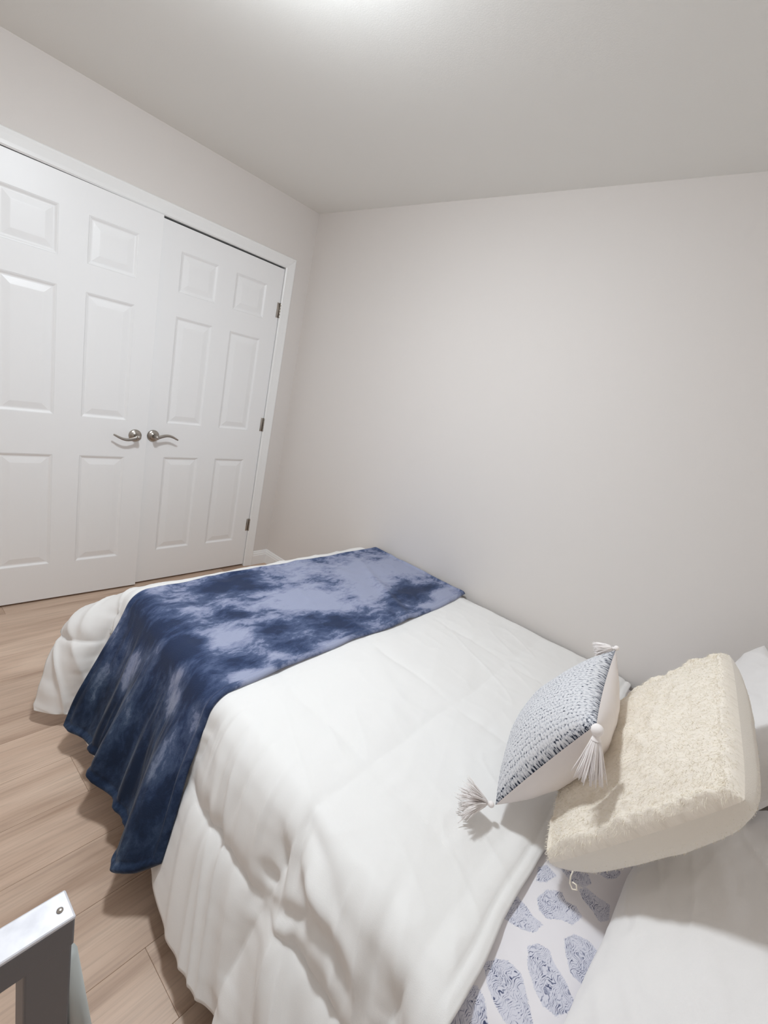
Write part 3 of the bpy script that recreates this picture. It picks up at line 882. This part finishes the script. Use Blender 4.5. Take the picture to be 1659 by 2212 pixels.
# cream fuzzy cushion
bA, bB, bC, bD = (2.563, -1.178, .560), (2.790, -1.204, .960), (2.719, -.765, 1.046), (2.497, -.73, .66)
cen2 = Vector((2.66, -.96, .55))
cc = empty('fuzzy_cushion', cen2); tag(cc, 'large cream fuzzy cushion leaning behind the grey knit cushion', 'cushion')
P, nn, prof, U, V, sg_ = cushion(bA, bB, bC, bD, (-1, 0, .4), .07, .07, n=150, pinch=.02, ex=.34, rnd=.05)
F = P+nn*(prof*.055+.007*np.exp(-((1-np.maximum(np.abs(U), np.abs(V))-.05)/.035)**2)*np.minimum(1, (1-np.maximum(np.abs(U), np.abs(V)))/.025)*(1+.6*fbm(U*14, V*14, 85, 2))+.008*fbm(U*3, V*3, 81, 3)*prof-.016*np.exp(-((V+.55)/.13)**2)*np.exp(-((U+.35)/.5)**2))[..., None]
o = grid_mesh('front_cover', loc(F, cen2), M_cream, cc, uv=np.stack([V*.5+.5, U*.5+.5], -1)); fix_orient(o, F, nn); o['label'] = 'fuzzy cream front'
Bk = P-nn*(prof*.118+.005*fbm(U*3, V*3, 83, 3)*prof)[..., None]
o = grid_mesh('back_cover', loc(Bk, cen2), M_creamback, cc, uv=np.stack([V, U], -1)); fix_orient(o, Bk, -nn); o['label'] = 'smooth cream back'
# fuzz strands as thin slivers
rng = np.random.default_rng(5)
nf = 16000
fu = rng.uniform(1, 148, nf); fv = rng.uniform(1, 148, nf)
nbk = 4000
iu, iv = fu.astype(int), fv.astype(int)
src = loc(F, cen2); srb = loc(Bk, cen2); nF = normals(F); nF = nF*(1 if nF[75, 75]@nn > 0 else -1)
root = src[iu, iv]; nr = nF[iu, iv]
ax = src[np.minimum(iu+1, 149), iv]-src[iu, iv]; ay = src[iu, np.minimum(iv+1, 149)]-src[iu, iv]
root = root+ax*(fu-iu)[:, None]+ay*(fv-iv)[:, None]
nB = normals(Bk); nB = nB*(1 if nB[75, 75]@(-nn) > 0 else -1)
root[:nbk] = srb[iu[:nbk], iv[:nbk]]; nr[:nbk] = nB[iu[:nbk], iv[:nbk]]
L_ = rng.uniform(.003, .009, nf)[:, None]; L_[:nbk] *= .5
tdir = rng.normal(0, 1, (nf, 3)); tdir -= (tdir*nr).sum(1)[:, None]*nr; tdir /= np.linalg.norm(tdir, axis=1)[:, None]
lean = tdir*.9+np.array([0, -.2, -.5])
mid = root+nr*L_*.42+lean*L_*.35; tip = root+nr*L_*.60+lean*L_*1.0
sdv = np.cross(nr, tdir)*.00035
vs = np.stack([root-sdv, root+sdv, mid+sdv*.8, mid-sdv*.8, tip], 1).reshape(-1, 3)
me = bpy.data.meshes.new('fuzz')
idx = np.arange(nf)*5
faces = [tuple(q) for q in np.stack([idx, idx+1, idx+2, idx+3], 1).tolist()]+[tuple(q) for q in np.stack([idx+3, idx+2, idx+4], 1).tolist()]
me.from_pydata(vs.tolist(), [], faces)
o = link('fuzz', me, M_fuzz, cc); o['kind'] = 'stuff'
bm = bmesh.new()
base = Vector((2.612, -1.236, .650))-cen2
pts = [base+Vector((0, -.004, .012))*1, base+Vector((.0, -.006, 0)), base+Vector((.003, -.008, -.012)), base+Vector((.010, -.010, -.018)), base+Vector((.017, -.010, -.012)), base+Vector((.013, -.009, -.004)), base+Vector((.006, -.008, -.006))]
add_tube(bm, pts, .0014, 6); from_bm('loose_thread', bm, M_fuzz, cc, True)

# white pillows
def pillow(name, A_, B_, C_, D_, face, T1, T2, seed, label, n=110, ex=.40):
    ctr = Vector(np.mean([A_, B_, C_, D_], axis=0))
    root_ = empty(name, ctr); tag(root_, label, 'pillow', 'white bed pillows at the head of the bed')
    P, nn, prof, U, V, sg_ = cushion(A_, B_, C_, D_, face, T1, T2, n=n, pinch=.05, ex=ex)
    F = P+nn*(prof*T1+(.006*fbm(U*2.5, V*2.5, seed, 3)+.006*np.maximum(0, .4-np.abs(fbm(U*3+V*1.5, V*2, seed+3, 2))))*np.minimum(1, prof*3))[..., None]
    o = grid_mesh('pillowcase', loc(F, ctr), M_case, root_, uv=np.stack([U, V], -1)); fix_orient(o, F, nn)
    Bk = P-nn*(prof*T2)[..., None]
    o = grid_mesh('pillowcase', loc(Bk, ctr), M_case, root_, uv=np.stack([U, V], -1)); fix_orient(o, Bk, -nn)
    return root_
pillow('bed_pillow', (2.685, -1.40, .515), (3.00, -1.44, .72), (3.02, -.66, .74), (2.72, -.72, .53), (-.4, 0, 1), .07, .06, 91, 'white bed pillow nearest the open side of the bed')
pillow('bed_pillow', (2.80, -.84, .60), (2.94, -.89, .97), (2.825, -.15, .915), (2.70, -.12, .56), (-1, 0, .3), .06, .05, 97, 'white bed pillow standing behind the cream cushion by the wall')

# ------------------------------------------------------------------ grey metal frame at the near left
fr = empty('metal_frame', (2.157, -2.25, 0)); tag(fr, 'grey square-tube metal frame standing beside the bed in the foreground', 'frame')
def fl(x, y, z): return (x-2.157, y+2.25, z)
bm = bmesh.new(); a = fl(2.137, -2.56, .70); b = fl(2.178, -1.932, .747); box(bm, *a, *b, .003, 2); o = from_bm('top_rail', bm, M_metal, fr)
bm = bmesh.new(); a = fl(2.1365, -2.56, .745); b = fl(2.1785, -1.9315, .7505); box(bm, *a, *b, .0025, 2); o = from_bm('top_face', bm, M_topface, fr); o['label'] = 'lighter grey scuffed top face'  # thin layer over the rail, coloured lighter grey than the frame sides
for (ya, yb) in ((-1.984, -1.934), (-2.56, -2.51)):
    bm = bmesh.new(); a = fl(2.140, ya, 0); b = fl(2.1775, yb, .71); box(bm, *a, *b, .003, 2); from_bm('leg', bm, M_metal, fr)
for (ya, yb) in ((-1.937, -1.80), (-2.555, -2.69)):
    bm = bmesh.new(); add_tube(bm, [fl(2.160, ya, .66), fl(2.160, ya*.8+yb*.2, .45), fl(2.160, yb, .01)], .015, 14); o = from_bm('brace', bm, M_brace, fr, True); o['label'] = 'lighter grey slanting tube'
bm = bmesh.new(); add_lathe(bm, [(0, .0), (.004, 0), (.0036, .0018), (.0015, .0026), (0, .0026)], fl(2.160, -1.944, .75), (0, 0, 1), 14); from_bm('screw', bm, M_nickel, fr, True)
